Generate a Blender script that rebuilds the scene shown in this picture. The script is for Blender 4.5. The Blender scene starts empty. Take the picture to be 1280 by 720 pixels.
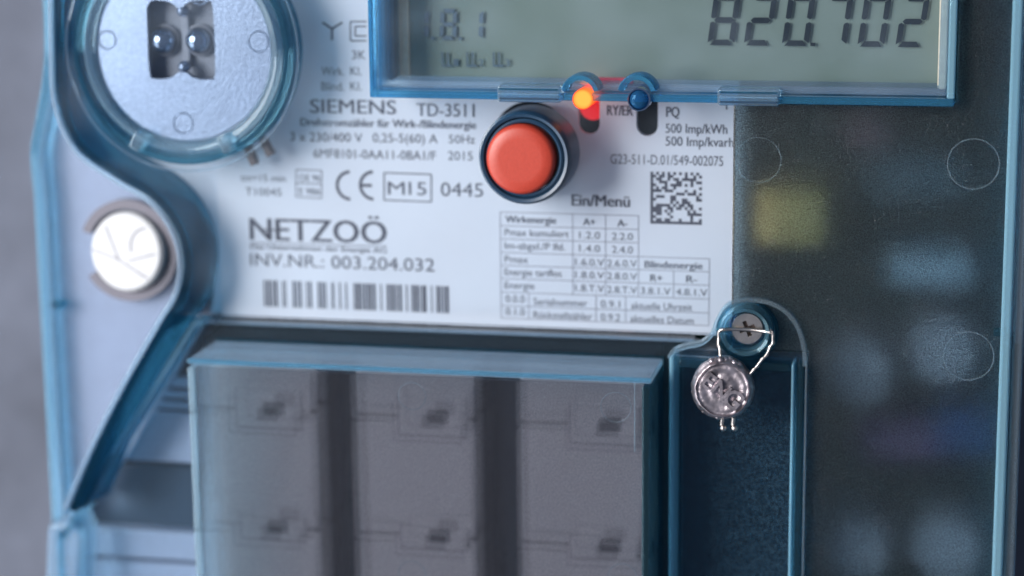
import bpy, bmesh, math, random
from math import sin, cos, pi, radians
from mathutils import Vector, Matrix, noise
from mathutils.geometry import tessellate_polygon
random.seed(7)
sc = bpy.context.scene
C = sc.collection

# ---------------------------------------------------------------- camera
# The meter stands upright in millimetres: x to the right, y up, z out of the wall towards the viewer.
FPX, DIST = 2740.0, 400.0
n_ = Vector((600.0, -588.0, FPX)).normalized()
b_ = -(FPX * FPX + 600.0 * 140.0) / -588.0
d_ = Vector((140.0, b_, FPX)).normalized()
x_ = d_.cross(n_)
TO_METER = Matrix.Rotation(radians(90), 4, 'X')          # meter x,y,z -> world x, -z, y

def local_dir(c):                                        # camera right/down/forward -> meter x,y,z
    v = Vector(c)
    return Vector((v.dot(x_), -v.dot(d_), -v.dot(n_)))
CAM = -DIST * local_dir((0, 0, 1))

def P(u, v, z=0.0):
    d = local_dir((u - 640, v - 360, FPX))
    t = (z - CAM.z) / d.z
    p = CAM + d * t
    return (p.x, p.y)

def P3(u, v, z=0.0):
    return (*P(u, v, z), z)

cam_d = bpy.data.cameras.new('camera')
cam = bpy.data.objects.new('camera', cam_d)
C.objects.link(cam)
m = Matrix.Identity(4)
for i, ax in enumerate((local_dir((1, 0, 0)), local_dir((0, -1, 0)), local_dir((0, 0, -1)))):
    for j in range(3):
        m[j][i] = ax[j]
BASE_Z = 1.5
m = Matrix.Translation((0, 0, BASE_Z)) @ TO_METER @ Matrix.Translation(CAM * 0.001) @ m
cam.matrix_world = m
cam_d.sensor_width = 36
cam_d.lens = FPX / 1280 * 36
cam_d.clip_start = 0.01
cam_d.clip_end = 50
cam_d.dof.use_dof = True
cam_d.dof.focus_distance = 0.371
cam_d.dof.aperture_fstop = 7.2
cam_d.dof.aperture_blades = 7
sc.camera = cam

# ---------------------------------------------------------------- light
world = bpy.data.worlds.new('World')
sc.world = world
world.use_nodes = True
bg = world.node_tree.nodes['Background']
bg.inputs['Color'].default_value = (0.55, 0.68, 0.95, 1)
bg.inputs['Strength'].default_value = 0.20

def area(name, pos, target, sx, sy, power, col):
    l = bpy.data.lights.new(name, 'AREA')
    l.shape = 'RECTANGLE'; l.size = sx; l.size_y = sy; l.energy = power; l.color = col
    o = bpy.data.objects.new(name, l); C.objects.link(o)
    a = Matrix.Translation((0, 0, BASE_Z)) @ TO_METER
    p, t = a @ Vector([c * .001 for c in pos]), a @ Vector([c * .001 for c in target])
    o.location = p
    o.rotation_euler = (t - p).to_track_quat('-Z', 'Y').to_euler()
    return o
area('window_light', (-900, 330, 900), (-20, 0, 0), 0.8, 0.8, 29, (1.0, 0.98, 0.97))
area('fill_light', (-1150, -650, 650), (-60, -10, 0), 0.9, 0.9, 9, (0.95, 0.97, 1.0))  # added lamp with no visible source, lights the rims from lower left
sc.view_settings.view_transform = 'Standard'
sc.view_settings.look = 'None'
sc.view_settings.exposure = 0.42
sc.view_settings.gamma = 1.0
sc.cycles.max_bounces = 24
sc.cycles.transmission_bounces = 16
sc.cycles.transparent_max_bounces = 32
sc.cycles.glossy_bounces = 6
sc.cycles.diffuse_bounces = 3
sc.cycles.caustics_refractive = True
sc.cycles.caustics_reflective = True
sc.cycles.blur_glossy = 0.4
sc.cycles.sample_clamp_indirect = 6
sc.cycles.use_denoising = True

# ---------------------------------------------------------------- materials
def nodes(name):
    mt = bpy.data.materials.new(name); mt.use_nodes = True
    nt = mt.node_tree; nt.nodes.clear()
    out = nt.nodes.new('ShaderNodeOutputMaterial')
    return mt, nt, out

def grain(nt, scale, detail=2.0, rough=0.6):
    tc = nt.nodes.new('ShaderNodeTexCoord')
    nz = nt.nodes.new('ShaderNodeTexNoise')
    nz.inputs['Scale'].default_value = scale; nz.inputs['Detail'].default_value = detail
    nz.inputs['Roughness'].default_value = rough
    nt.links.new(tc.outputs['Object'], nz.inputs['Vector'])
    return nz

def ramp(nt, src, a, b, ca, cb):
    r = nt.nodes.new('ShaderNodeValToRGB')
    r.color_ramp.elements[0].position = a; r.color_ramp.elements[1].position = b
    r.color_ramp.elements[0].color = (*ca, 1); r.color_ramp.elements[1].color = (*cb, 1)
    nt.links.new(src, r.inputs['Fac'])
    return r

def solid(name, col, rough=0.5, metal=0.0, var=0.12, scale=900, bump=0.0, bscale=None, spec=0.5, coat=0.0, trans=0.0, sss=0.0, big=0.0):
    mt, nt, out = nodes(name)
    p = nt.nodes.new('ShaderNodeBsdfPrincipled')
    nz = grain(nt, scale)
    r = ramp(nt, nz.outputs['Fac'], 0.3, 0.7, [c * (1 - var) for c in col], [min(1, c * (1 + var)) for c in col])
    src = r.outputs['Color']
    if big:
        n2 = grain(nt, 28, 3)
        r2 = ramp(nt, n2.outputs['Fac'], 0.3, 0.7, (1 - big,) * 3, (1, 1, 1))
        mx = nt.nodes.new('ShaderNodeMix'); mx.data_type = 'RGBA'; mx.blend_type = 'MULTIPLY'
        mx.inputs[0].default_value = 1
        nt.links.new(src, mx.inputs[6]); nt.links.new(r2.outputs['Color'], mx.inputs[7]); src = mx.outputs[2]
    nt.links.new(src, p.inputs['Base Color'])
    p.inputs['Roughness'].default_value = rough; p.inputs['Metallic'].default_value = metal
    p.inputs['Specular IOR Level'].default_value = spec
    p.inputs['Coat Weight'].default_value = coat
    p.inputs['Transmission Weight'].default_value = trans
    if bump:
        bz = grain(nt, bscale or scale, 3)
        b = nt.nodes.new('ShaderNodeBump'); b.inputs['Strength'].default_value = 1
        b.inputs['Distance'].default_value = bump
        nt.links.new(bz.outputs['Fac'], b.inputs['Height']); nt.links.new(b.outputs['Normal'], p.inputs['Normal'])
    nt.links.new(p.outputs[0], out.inputs['Surface'])
    return mt

def pane(name, tint, gloss_rough=0.08, haze=0.03, hazecol=(.7, .8, .9), gtint=(1, 1, 1), grainy=0.0, gscale=5200, refl=0.7, lo=.38, hi=.68):
    """thin clear sheet: straight transmission with a tint, Fresnel reflection, a little surface haze"""
    mt, nt, out = nodes(name)
    tr = nt.nodes.new('ShaderNodeBsdfTransparent'); tr.inputs[0].default_value = (*tint, 1)
    gl = nt.nodes.new('ShaderNodeBsdfGlossy'); gl.inputs['Color'].default_value = (*gtint, 1); gl.inputs['Roughness'].default_value = gloss_rough
    df = nt.nodes.new('ShaderNodeBsdfDiffuse'); df.inputs[0].default_value = (*hazecol, 1)
    fr = nt.nodes.new('ShaderNodeFresnel'); fr.inputs['IOR'].default_value = 1.45
    mu = nt.nodes.new('ShaderNodeMath'); mu.operation = 'MULTIPLY'; mu.inputs[1].default_value = refl
    nt.links.new(fr.outputs[0], mu.inputs[0])
    m1 = nt.nodes.new('ShaderNodeMixShader'); m1.inputs[0].default_value = haze
    if grainy:
        nz = grain(nt, gscale, 1.5)
        r = ramp(nt, nz.outputs['Fac'], lo, hi, (haze * (1 - grainy),) * 3, (haze * (1 + grainy),) * 3)
        nt.links.new(r.outputs['Color'], m1.inputs[0])
    nt.links.new(tr.outputs[0], m1.inputs[1]); nt.links.new(df.outputs[0], m1.inputs[2])
    m2 = nt.nodes.new('ShaderNodeMixShader')
    nt.links.new(mu.outputs[0], m2.inputs[0]); nt.links.new(m1.outputs[0], m2.inputs[1]); nt.links.new(gl.outputs[0], m2.inputs[2])
    nt.links.new(m2.outputs[0], out.inputs['Surface'])
    return mt

def glassy(name, tint, clear=0.35, rough=0.03, ior=1.45, cleartint=None, haze=0.0, hazecol=(.5, .75, .9)):
    """thick clear plastic: refraction plus some straight transmission"""
    mt, nt, out = nodes(name)
    g = nt.nodes.new('ShaderNodeBsdfGlass'); g.inputs['Color'].default_value = (*tint, 1)
    g.inputs['Roughness'].default_value = rough; g.inputs['IOR'].default_value = ior
    tr = nt.nodes.new('ShaderNodeBsdfTransparent'); tr.inputs[0].default_value = (*(cleartint or tint), 1)
    mx = nt.nodes.new('ShaderNodeMixShader'); mx.inputs[0].default_value = clear
    nt.links.new(g.outputs[0], mx.inputs[1]); nt.links.new(tr.outputs[0], mx.inputs[2])
    last = mx
    if haze:
        df = nt.nodes.new('ShaderNodeBsdfDiffuse'); df.inputs[0].default_value = (*hazecol, 1)
        m2 = nt.nodes.new('ShaderNodeMixShader'); m2.inputs[0].default_value = haze
        nt.links.new(mx.outputs[0], m2.inputs[1]); nt.links.new(df.outputs[0], m2.inputs[2]); last = m2
    nt.links.new(last.outputs[0], out.inputs['Surface'])
    return mt

def frosted(name, tint, rough, bump, scale=4200, clear=0.0, haze=0.03, hazecol=(.6, .7, .8), grainy=.8):
    """textured moulded sheet: rough refraction, fine grain you can see"""
    mt, nt, out = nodes(name)
    g = nt.nodes.new('ShaderNodeBsdfRefraction'); g.inputs['Roughness'].default_value = rough; g.inputs['IOR'].default_value = 1.45
    nz = grain(nt, scale, 1.5)
    r = ramp(nt, nz.outputs['Fac'], 0.3, 0.7, [c * .5 for c in tint], [min(1, c * 1.2) for c in tint])
    nt.links.new(r.outputs['Color'], g.inputs['Color'])
    b = nt.nodes.new('ShaderNodeBump'); b.inputs['Distance'].default_value = bump; b.inputs['Strength'].default_value = 1
    nt.links.new(nz.outputs['Fac'], b.inputs['Height']); nt.links.new(b.outputs['Normal'], g.inputs['Normal'])
    tr = nt.nodes.new('ShaderNodeBsdfTransparent'); tr.inputs[0].default_value = (*tint, 1)
    mx = nt.nodes.new('ShaderNodeMixShader'); mx.inputs[0].default_value = clear
    gl = nt.nodes.new('ShaderNodeBsdfGlossy'); gl.inputs['Roughness'].default_value = .16
    nt.links.new(b.outputs['Normal'], gl.inputs['Normal'])
    fr = nt.nodes.new('ShaderNodeFresnel'); fr.inputs['IOR'].default_value = 1.4
    mg = nt.nodes.new('ShaderNodeMixShader')
    nt.links.new(fr.outputs[0], mg.inputs[0]); nt.links.new(g.outputs[0], mg.inputs[1]); nt.links.new(gl.outputs[0], mg.inputs[2])
    nt.links.new(mg.outputs[0], mx.inputs[1]); nt.links.new(tr.outputs[0], mx.inputs[2])
    df = nt.nodes.new('ShaderNodeBsdfDiffuse'); df.inputs[0].default_value = (*hazecol, 1)
    m2 = nt.nodes.new('ShaderNodeMixShader')
    n2 = grain(nt, scale * 1.15, 2)
    r2 = ramp(nt, n2.outputs['Fac'], 0.50, 0.74, (haze * (1 - grainy) * .3,) * 3, (haze * (1 + grainy),) * 3)
    nt.links.new(r2.outputs['Color'], m2.inputs[0])
    nt.links.new(mx.outputs[0], m2.inputs[1]); nt.links.new(df.outputs[0], m2.inputs[2])
    nt.links.new(m2.outputs[0], out.inputs['Surface'])
    return mt

def emit(name, col, strength, rim=None):
    mt, nt, out = nodes(name)
    e = nt.nodes.new('ShaderNodeEmission'); e.inputs['Strength'].default_value = strength
    if rim:
        lw = nt.nodes.new('ShaderNodeLayerWeight'); lw.inputs[0].default_value = 0.45
        r = ramp(nt, lw.outputs['Facing'], 0.1, 0.8, col, rim)
        nt.links.new(r.outputs['Color'], e.inputs['Color'])
    else:
        e.inputs['Color'].default_value = (*col, 1)
    nt.links.new(e.outputs[0], out.inputs['Surface'])
    return mt

M = dict(
    wall=solid('grey_plaster', (.105, .117, .155), .9, var=.06, scale=60, bump=.0006, bscale=220, big=.4),
    housing=solid('light_grey_plastic', (.55, .56, .62), .5, var=.03, scale=400),
    paleframe=solid('pale_moulding', (.66, .70, .78), .5, var=.03, scale=300),
    dark=solid('shaded_interior', (.022, .026, .034), .7, var=.2, spec=.1),
    board=solid('circuit_board_green', (.008, .020, .020), .6, var=.35, scale=260, spec=.1),
    label=solid('printed_label_white', (.70, .725, .79), .55, var=.012, scale=3000, spec=.3),
    ink=solid('label_ink', (.075, .075, .10), .6, var=.1, scale=4000),
    fineink=solid('label_fine_line_ink', (.26, .26, .31), .6, var=.1, scale=4000),
    teal=glassy('teal_step_plastic', (.15, .36, .46), .26, .10, cleartint=(.15, .34, .44), haze=.14, hazecol=(.02, .10, .17)),
    sheet=glassy('thin_wall_plastic', (.78, .90, .95), .5, .08, cleartint=(.76, .88, .93), haze=.20, hazecol=(.54, .66, .82)),
    rimlight=glassy('bright_rim_plastic', (.72, .90, .96), .35, .06, haze=.28, hazecol=(.36, .66, .82)),
    rimboss=glassy('boss_plastic', (.60, .84, .93), .25, .05, haze=.06, hazecol=(.3, .6, .75)),
    clear=pane('clear_cover_plastic', (.965, .985, 1.0), .05, .016, (.62, .76, .92), grainy=.95, gscale=75),
    lobe=pane('satin_cover_plastic', (.83, .865, .92), .25, .10, (.44, .50, .62), grainy=.25),
    flange=pane('tinted_cover_plastic', (.80, .87, .92), .2, .02, (.35, .5, .62), grainy=.5),
    frost=frosted('frosted_cover_plastic', (.68, .81, .90), .48, .00012, haze=.036, hazecol=(.28, .42, .54)),
    boxfront=frosted('satin_terminal_window', (.90, .90, .93), .045, .00002, clear=.5, haze=.07, hazecol=(.38, .38, .44), grainy=.8),
    flap=pane('grained_blue_plastic', (.40, .66, .78), .25, .11, (.17, .34, .48), grainy=.99, lo=.46, hi=.78, gscale=3600),
    edge=glassy('cyan_plastic_edge', (.72, .87, .93), .30, .06, cleartint=(.60, .82, .90), haze=.05, hazecol=(.35, .7, .9)),
    deep=glassy('deep_teal_edge', (.42, .65, .73), .40, .08, cleartint=(.42, .66, .74), haze=.03, hazecol=(.2, .45, .58)),
    blue=glassy('blue_frame_edge', (.38, .68, .86), .30, .06, cleartint=(.42, .70, .86), haze=.13, hazecol=(.10, .42, .70)),
    ice=glassy('pale_clear_edge', (.80, .93, .98), .35, .03, cleartint=(.85, .95, 1), haze=.07, hazecol=(.7, .85, .95)),
    navy=solid('dark_blue_collar', (.012, .038, .075), .38, var=.1),
    red=solid('red_button_rubber', (.37, .036, .018), .42, var=.06, scale=2500, bump=.00002, bscale=2500),
    lcd=solid('lcd_grey_green', (.18, .235, .205), .45, var=.05, scale=5000, spec=.3),
    seg=solid('lcd_segment', (.006, .014, .022), .6, var=.1, spec=.1),
    segpale=solid('lcd_segment_faint', (.06, .11, .15), .5, var=.1),
    cream=solid('cream_bezel_fringe', (.75, .62, .45), .5, var=.08),
    black=solid('black_plastic', (.006, .006, .008), .7, var=.2, spec=.1),
    zinc=solid('galvanised_disc', (.30, .37, .50), .34, .8, var=.16, big=.2, scale=2200, bump=.00004, bscale=1800),
    greyfloor=solid('recess_grey', (.22, .24, .29), .55, var=.05),
    dust=solid('pale_dust', (.30, .32, .34), .9),
    grey=solid('mid_grey_plastic', (.17, .18, .215), .55, var=.08),
    chrome=solid('dark_chrome', (.34, .42, .54), .12, 1.0, var=.05),
    steel=solid('bright_steel', (.56, .50, .46), .28, 1.0, var=.08, scale=1200, bump=.00005, bscale=1500),
    lead=solid('lead_metal', (.33, .29, .31), .36, .9, var=.5, scale=420, bump=.00005, bscale=1400),
    foil=solid('silver_foil', (.50, .505, .52), .6, .0, var=.03, spec=.25),
    ring=solid('grey_ring', (.13, .125, .155), .5, var=.05),
    stepdark=solid('dark_slate_plastic', (.055, .08, .12), .5, var=.05),
    step=solid('lavender_plastic', (.62, .60, .70), .5, var=.05),
    term=solid('terminal_grey', (.225, .23, .255), .6, var=.05, scale=1400),
    termline=solid('terminal_joint', (.07, .07, .09), .7, var=.05),
    gap=solid('terminal_gap', (.030, .034, .046), .8, var=.1, spec=.05),
    yellow=solid('ochre_relay', (.80, .46, .14), .5),
    white=solid('white_component', (.66, .50, .56), .5),
    pink=solid('red_component', (.42, .14, .15), .5),
    navyc=solid('blue_component', (.03, .10, .30), .5),
    purple=solid('violet_component', (.34, .12, .28), .5),
    glow=emit('led_glow', (1.0, .30, .05), 1.5, (.9, .03, .01)),
    redglow=emit('led_red_glow', (.75, .015, .02), 0.8),
    redpart=solid('red_glow_and_diode', (.72, .05, .10), .3, var=.1, scale=800),  # red of the unlit diode, also painted as the LED glow strip
    bluepin=glassy('blue_light_pipe', (.25, .55, .82), .12, .05, haze=.25, hazecol=(.03, .16, .36)),
    brown=solid('brown_spring_clip', (.16, .12, .11), .4, .4, var=.15),
)

# ---------------------------------------------------------------- geometry helpers (millimetres)
def empty(name, parent=None):
    o = bpy.data.objects.new(name, None); C.objects.link(o); o.empty_display_size = .02
    if parent: o.parent = parent
    return o

def obj(name, bm, mat, parent=None, bevel=0.0, seg=2, smooth=None, loc=(0, 0, 0)):
    bmesh.ops.recalc_face_normals(bm, faces=bm.faces)
    for v in bm.verts: v.co = v.co * 0.001
    me = bpy.data.meshes.new(name); bm.to_mesh(me); bm.free()
    for mt in (mat if isinstance(mat, (list, tuple)) else [mat]): me.materials.append(mt)
    o = bpy.data.objects.new(name, me); C.objects.link(o)
    if parent: o.parent = parent
    o.location = [c * .001 for c in loc]
    if bevel:
        b = o.modifiers.new('bevel', 'BEVEL'); b.width = bevel * .001; b.segments = seg
        b.limit_method = 'ANGLE'; b.angle_limit = radians(35)
    if smooth is not None:
        me.shade_auto_smooth(angle=radians(smooth)) if hasattr(me, 'shade_auto_smooth') else None
        for f in me.polygons: f.use_smooth = True
        if not hasattr(me, 'shade_auto_smooth'):
            me.set_sharp_from_angle(angle=radians(smooth))
    return o

def prism(bm, pts, z0, z1, mi=0):
    a = [bm.verts.new((x, y, z0)) for x, y in pts]
    b = [bm.verts.new((x, y, z1)) for x, y in pts]
    n = len(pts)
    fs = [bm.faces.new(a), bm.faces.new(b)]
    for i in range(n):
        fs.append(bm.faces.new((a[i], a[(i + 1) % n], b[(i + 1) % n], b[i])))
    for f in fs: f.material_index = mi
    return bm

def holed(bm, loops, z0, z1):
    allp = [p for l in loops for p in l]
    tris = tessellate_polygon([[Vector((x, y, 0)) for x, y in l] for l in loops])
    a = [bm.verts.new((x, y, z0)) for x, y in allp]
    b = [bm.verts.new((x, y, z1)) for x, y in allp]
    for t in tris:
        try:
            bm.faces.new([a[i] for i in t]); bm.faces.new([b[i] for i in t])
        except ValueError: pass
    k = 0
    for l in loops:
        n = len(l)
        for i in range(n):
            i0, i1 = k + i, k + (i + 1) % n
            bm.faces.new((a[i0], a[i1], b[i1], b[i0]))
        k += n
    return bm

def box(bm, x0, x1, y0, y1, z0, z1):
    return prism(bm, [(x0, y0), (x1, y0), (x1, y1), (x0, y1)], z0, z1)

def rect(u0, v0, u1, v1, z):
    (xa, ya), (xb, yb) = P(u0, v0, z), P(u1, v1, z)
    return min(xa, xb), max(xa, xb), min(ya, yb), max(ya, yb)

def circ(cx, cy, r, n=48, a0=0, a1=2 * pi):
    full = abs(a1 - a0 - 2 * pi) < 1e-6
    k = n if full else n + 1
    return [(cx + r * cos(a0 + (a1 - a0) * i / n), cy + r * sin(a0 + (a1 - a0) * i / n)) for i in range(k)]

def spline(pts, n=10):
    """Catmull-Rom through points"""
    out = []
    q = [pts[0]] + list(pts) + [pts[-1]]
    for i in range(1, len(q) - 2):
        p0, p1, p2, p3 = [Vector(c) for c in q[i - 1:i + 3]]
        for k in range(n):
            t = k / n
            out.append(tuple(0.5 * ((2 * p1) + (-p0 + p2) * t + (2 * p0 - 5 * p1 + 4 * p2 - p3) * t * t + (-p0 + 3 * p1 - 3 * p2 + p3) * t ** 3)))
    out.append(tuple(pts[-1]))
    return out

def offset(path, w):
    r = []
    for i, p in enumerate(path):
        a = Vector(path[max(0, i - 1)]); b = Vector(path[min(len(path) - 1, i + 1)])
        t = (b - a).normalized(); r.append((p[0] - t.y * w, p[1] + t.x * w))
    return r

def rim(bm, path, w, z0, z1):
    """wall of width w along an open path, as a strip of quads"""
    L, R = offset(path, w / 2), offset(path, -w / 2)
    rows = []
    for l, r in zip(L, R):
        rows.append([bm.verts.new((*l, z0)), bm.verts.new((*l, z1)), bm.verts.new((*r, z1)), bm.verts.new((*r, z0))])
    for a, b in zip(rows, rows[1:]):
        for k in range(4):
            bm.faces.new((a[k], a[(k + 1) % 4], b[(k + 1) % 4], b[k]))
    bm.faces.new(rows[0]); bm.faces.new(rows[-1])
    return bm

def lathe(bm, prof, cx, cy, n=64, a0=0, a1=2 * pi):
    full = abs(a1 - a0 - 2 * pi) < 1e-6
    rings = []
    for r, z in prof:
        if r < 1e-6:
            rings.append([bm.verts.new((cx, cy, z))])
        else:
            k = n if full else n + 1
            rings.append([bm.verts.new((cx + r * cos(a0 + (a1 - a0) * i / n), cy + r * sin(a0 + (a1 - a0) * i / n), z)) for i in range(k)])
    for A, B in zip(rings, rings[1:]):
        cnt = n
        for i in range(cnt):
            j = (i + 1) % n if full else i + 1
            if len(A) == 1 and len(B) == 1: continue
            if len(A) == 1: bm.faces.new((A[0], B[i], B[j]))
            elif len(B) == 1: bm.faces.new((A[i], A[j], B[0]))
            else: bm.faces.new((A[i], A[j], B[j], B[i]))
    if not full:
        bm.faces.new([R[0] for R in rings]); bm.faces.new([R[-1] for R in rings])
    return bm

def tube(bm, pts, r, n=8):
    rows = []
    pts = [Vector(p) for p in pts]
    up = Vector((0.13, 0.27, 1)).normalized()
    for i, p in enumerate(pts):
        t = (pts[min(len(pts) - 1, i + 1)] - pts[max(0, i - 1)]).normalized()
        a = t.cross(up)
        if a.length < .05: a = t.cross(Vector((1, 0, 0)))
        a.normalize(); b = t.cross(a)
        rows.append([bm.verts.new(p + (a * cos(2 * pi * k / n) + b * sin(2 * pi * k / n)) * r) for k in range(n)])
    for A, B in zip(rows, rows[1:]):
        for k in range(n): bm.faces.new((A[k], A[(k + 1) % n], B[(k + 1) % n], B[k]))
    bm.faces.new(rows[0]); bm.faces.new(rows[-1])
    return bm

def ball(bm, c, r, sz=1.0, u=24, v=14):
    mt = Matrix.Translation(c) @ Matrix.Diagonal((1, 1, sz, 1))
    bmesh.ops.create_uvsphere(bm, u_segments=u, v_segments=v, radius=r, matrix=mt)
    return bm

DG = None
def glyphs(s, bold=0.0):
    cu = bpy.data.curves.new('t', 'FONT'); cu.body = s; cu.size = 1; cu.resolution_u = 3; cu.offset = bold
    o = bpy.data.objects.new('t', cu); C.objects.link(o)
    dg = bpy.context.evaluated_depsgraph_get()
    me = bpy.data.meshes.new_from_object(o.evaluated_get(dg))
    vs = [v.co.copy() for v in me.vertices]; fs = [tuple(p.vertices) for p in me.polygons]
    bpy.data.objects.remove(o); bpy.data.curves.remove(cu); bpy.data.meshes.remove(me)
    return vs, fs
CAPH = None
def text(bm, s, u0, v0, u1, cap, z=0.06, bold=0.0, thick=False, clipx=None):
    """string s with its baseline starting at (u0,v0) and its last stroke ending at u1"""
    global CAPH
    if CAPH is None:
        CAPH = max(v.y for v in glyphs('H')[0])
    b_amt = bold * 2.2
    vs, fs = glyphs(s, 0)
    x0 = min(v.x for v in vs); x1 = max(v.x for v in vs)
    X0, Y0 = P(u0, v0, z); X1 = P(u1, v0, z)[0]; H = P(u0, v0 - cap, z)[1] - Y0
    kx = (X1 - X0) / (x1 - x0); ky = H / CAPH
    shifts = (0,) if not b_amt else (-b_amt, 0, b_amt)
    for k, dx in enumerate(shifts):
        nv = [bm.verts.new((X0 + (v.x - x0) * kx + dx * ky, Y0 + v.y * ky, z + .004 * k)) for v in vs]
        for f in fs:
            try: bm.faces.new([nv[i] for i in f])
            except ValueError: pass

def line(bm, u0, v0, u1, v1, w, z=0.06):
    """straight printed line, w in mm"""
    a, b = P(u0, v0, z), P(u1, v1, z)
    t = (Vector(b) - Vector(a)).normalized() * (w / 2); nx, ny = -t.y, t.x
    vs = [bm.verts.new((x, y, z)) for x, y in ((a[0] + nx, a[1] + ny), (b[0] + nx, b[1] + ny), (b[0] - nx, b[1] - ny), (a[0] - nx, a[1] - ny))]
    bm.faces.new(vs)

def flat(bm, pts, z):
    bm.faces.new([bm.verts.new((x, y, z)) for x, y in pts])

def mm(px, u, v, z=0):
    """how many millimetres px pixels span at this place"""
    return abs(P(u + px, v, z)[0] - P(u, v, z)[0])

# ---------------------------------------------------------------- setting
bm = bmesh.new(); box(bm, -900, 900, -900, 900, -80, -66)
wall = obj('wall', bm, M['wall']); wall['kind'] = 'structure'
wall.matrix_world = Matrix.Translation((0, 0, BASE_Z)) @ TO_METER

# ---------------------------------------------------------------- the meter
meter = empty('electricity_meter')
meter.matrix_world = Matrix.Translation((0, 0, BASE_Z)) @ TO_METER
meter['label'] = 'blue-tinted clear plastic electricity meter with printed label, display and red button on a grey wall'
meter['category'] = 'electricity meter'

XL = P(66, 400, -3)[0]           # left side of the lobe
XLT = P(70, 40, 8)[0]            # left side of the upper cover
XR = P(1262, 300, 8)[0]
YT, YB = P(640, -90)[1], P(640, 860)[1]

# housing behind everything
bm = bmesh.new()
prism(bm, [(XL + 1, YB), (XR + 1, YB), (XR + 1, YT), (XLT + 1, YT), (XLT + 1, P(60, 110, -4)[1]), (XL + 1, P(50, 190, -4)[1])], -65.5, -16)
obj('housing', bm, M['housing'], meter, .8)
bm = bmesh.new(); x0, x1, y0, y1 = rect(255, 395, 1255, 860, -15); box(bm, x0, x1, YB, P(255, 380, -15)[1], -15.8, -14)
obj('interior_floor', bm, M['dark'], meter)  # dark colour stands in for the shadow behind the flange
bm = bmesh.new(); box(bm, P(842, 300, -13)[0], XR - 1.5, YB + 1, YT - 1, -13.5, -12)
board = obj('circuit_board', bm, M['board'], meter, .2)

# pale moulding under the left part of the cover
bm = bmesh.new()
prism(bm, [P(u, v, -5) for u, v in ((74, -80), (240, -80), (240, 396), (262, 396), (170, 560), (85, 660), (72, 640), (62, 200), (80, 110))], -15.5, -5)
obj('ear_backing', bm, M['paleframe'], meter, .8)
bm = bmesh.new()
prism(bm, [P(u, v, -1.4) for u, v in ((90, -80), (330, -80), (330, 393), (262, 393), (268, 350), (268, 300), (240, 258), (190, 235), (140, 205), (104, 150), (92, 90))], -5, -1.4)
obj('inner_frame', bm, M['paleframe'], meter, .5)

# label plate with its real openings
def capsule(u, v0, v1, r, z=0):
    cx, ya = P(u, v0, z); yb = P(u, v1, z)[1]; rr = mm(r, u, v0)
    return circ(cx, ya - rr, rr, 12, 0, pi) + circ(cx, yb + rr, rr, 12, pi, 2 * pi)
lx0, lx1, ly0, ly1 = rect(278, 394, 925, -80, 0)
bcx, bcy = P(664, 176, 0)
slot1, slot2 = capsule(736, 108, 168, 13.5), capsule(809, 106, 170, 13.5)
bm = bmesh.new()
holed(bm, [[(lx0, ly0), (lx1, ly0), (lx1, ly1), (lx0, ly1)], circ(bcx, bcy, mm(49, 660, 176)), slot1, slot2], -1.2, 0)
label = obj('printed_label', bm, M['label'], meter)
bm = bmesh.new(); box(bm, *rect(560, 70, 905, 260, -6), -7, -6)
obj('front_board', bm, M['black'], meter)

bm = bmesh.new(); T = lambda *a, **k: text(bm, *a, **k)
T('SIEMENS', 388, 141, 495, 17, bold=.008)
obj('maker_lettering', bm, M['ink'], label)
bm = bmesh.new(); T('TD-3511', 521, 145, 593, 16, bold=.006)
obj('type_lettering', bm, M['ink'], label)
bm = bmesh.new()
T('Drehstromzähler für Wirk-/Blindenergie', 376, 157, 595, 9.5, bold=.012)
T('3 x 230/400 V', 363, 176, 453, 11); T('0,25-5(60) A', 466, 177.5, 547, 11); T('50Hz', 561, 179, 594, 10.5)
T('6MF8101-0AA11-0BA1/F', 392, 197, 545, 11); T('2015', 560, 200, 591, 11)
T('tm=15 min', 301, 226, 357, 8.5); T('T10045', 307, 244, 352, 9.5)
T('3K', 440, 74, 457, 11); T('Wirk.', 402, 94, 430, 10.5); T('Kl.', 438, 94, 452, 10.5)
T('Blind.', 402, 113, 430, 10.5); T('Kl.', 438, 113, 452, 10.5)
obj('rating_lettering', bm, M['ink'], label)
bm = bmesh.new()
for a in ((415, 36, 403, 28), (415, 36, 428, 28), (415, 36, 415, 50)): line(bm, *a, .38)
for a in ((438, 27, 458, 27), (438, 27, 438, 51), (438, 51, 458, 51), (444, 33, 458, 33), (444, 33, 444, 45), (444, 45, 458, 45)): line(bm, *a, .26)
obj('connection_symbol', bm, M['ink'], label)
bm = bmesh.new()
for a in ((370, 212, 402, 213), (370, 212, 370, 246), (402, 213, 402, 248), (370, 246, 402, 248), (370, 229, 402, 230)): line(bm, *a, .16)
T('OE 96', 374, 226, 400, 8); T('E 986', 374, 243, 400, 8)
for (u, bar) in ((438, 0), (467, 1)):
    c = P(u, 232, .06); r = mm(18.5, u, 232)
    A = circ(*c, r, 20, radians(92), radians(268)); B = circ(*c, r * .80, 20, radians(92), radians(268))
    for i in range(20): flat(bm, [A[i], A[i + 1], B[i + 1], B[i]], .06)
    if bar: box(bm, c[0] - r * .8, c[0] - r * .12, c[1] - .26, c[1] + .26, .05, .07)
for a in ((480, 216, 539, 218), (480, 216, 480, 250), (539, 218, 539, 252.5), (480, 250, 539, 252.5)): line(bm, *a, .24)
T('M', 485, 243, 506, 16, bold=.0); T('15', 511, 243.5, 533, 16, bold=.0)
T('0445', 551, 245, 604, 17)
obj('approval_marks', bm, M['ink'], label)
bm = bmesh.new()
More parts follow.
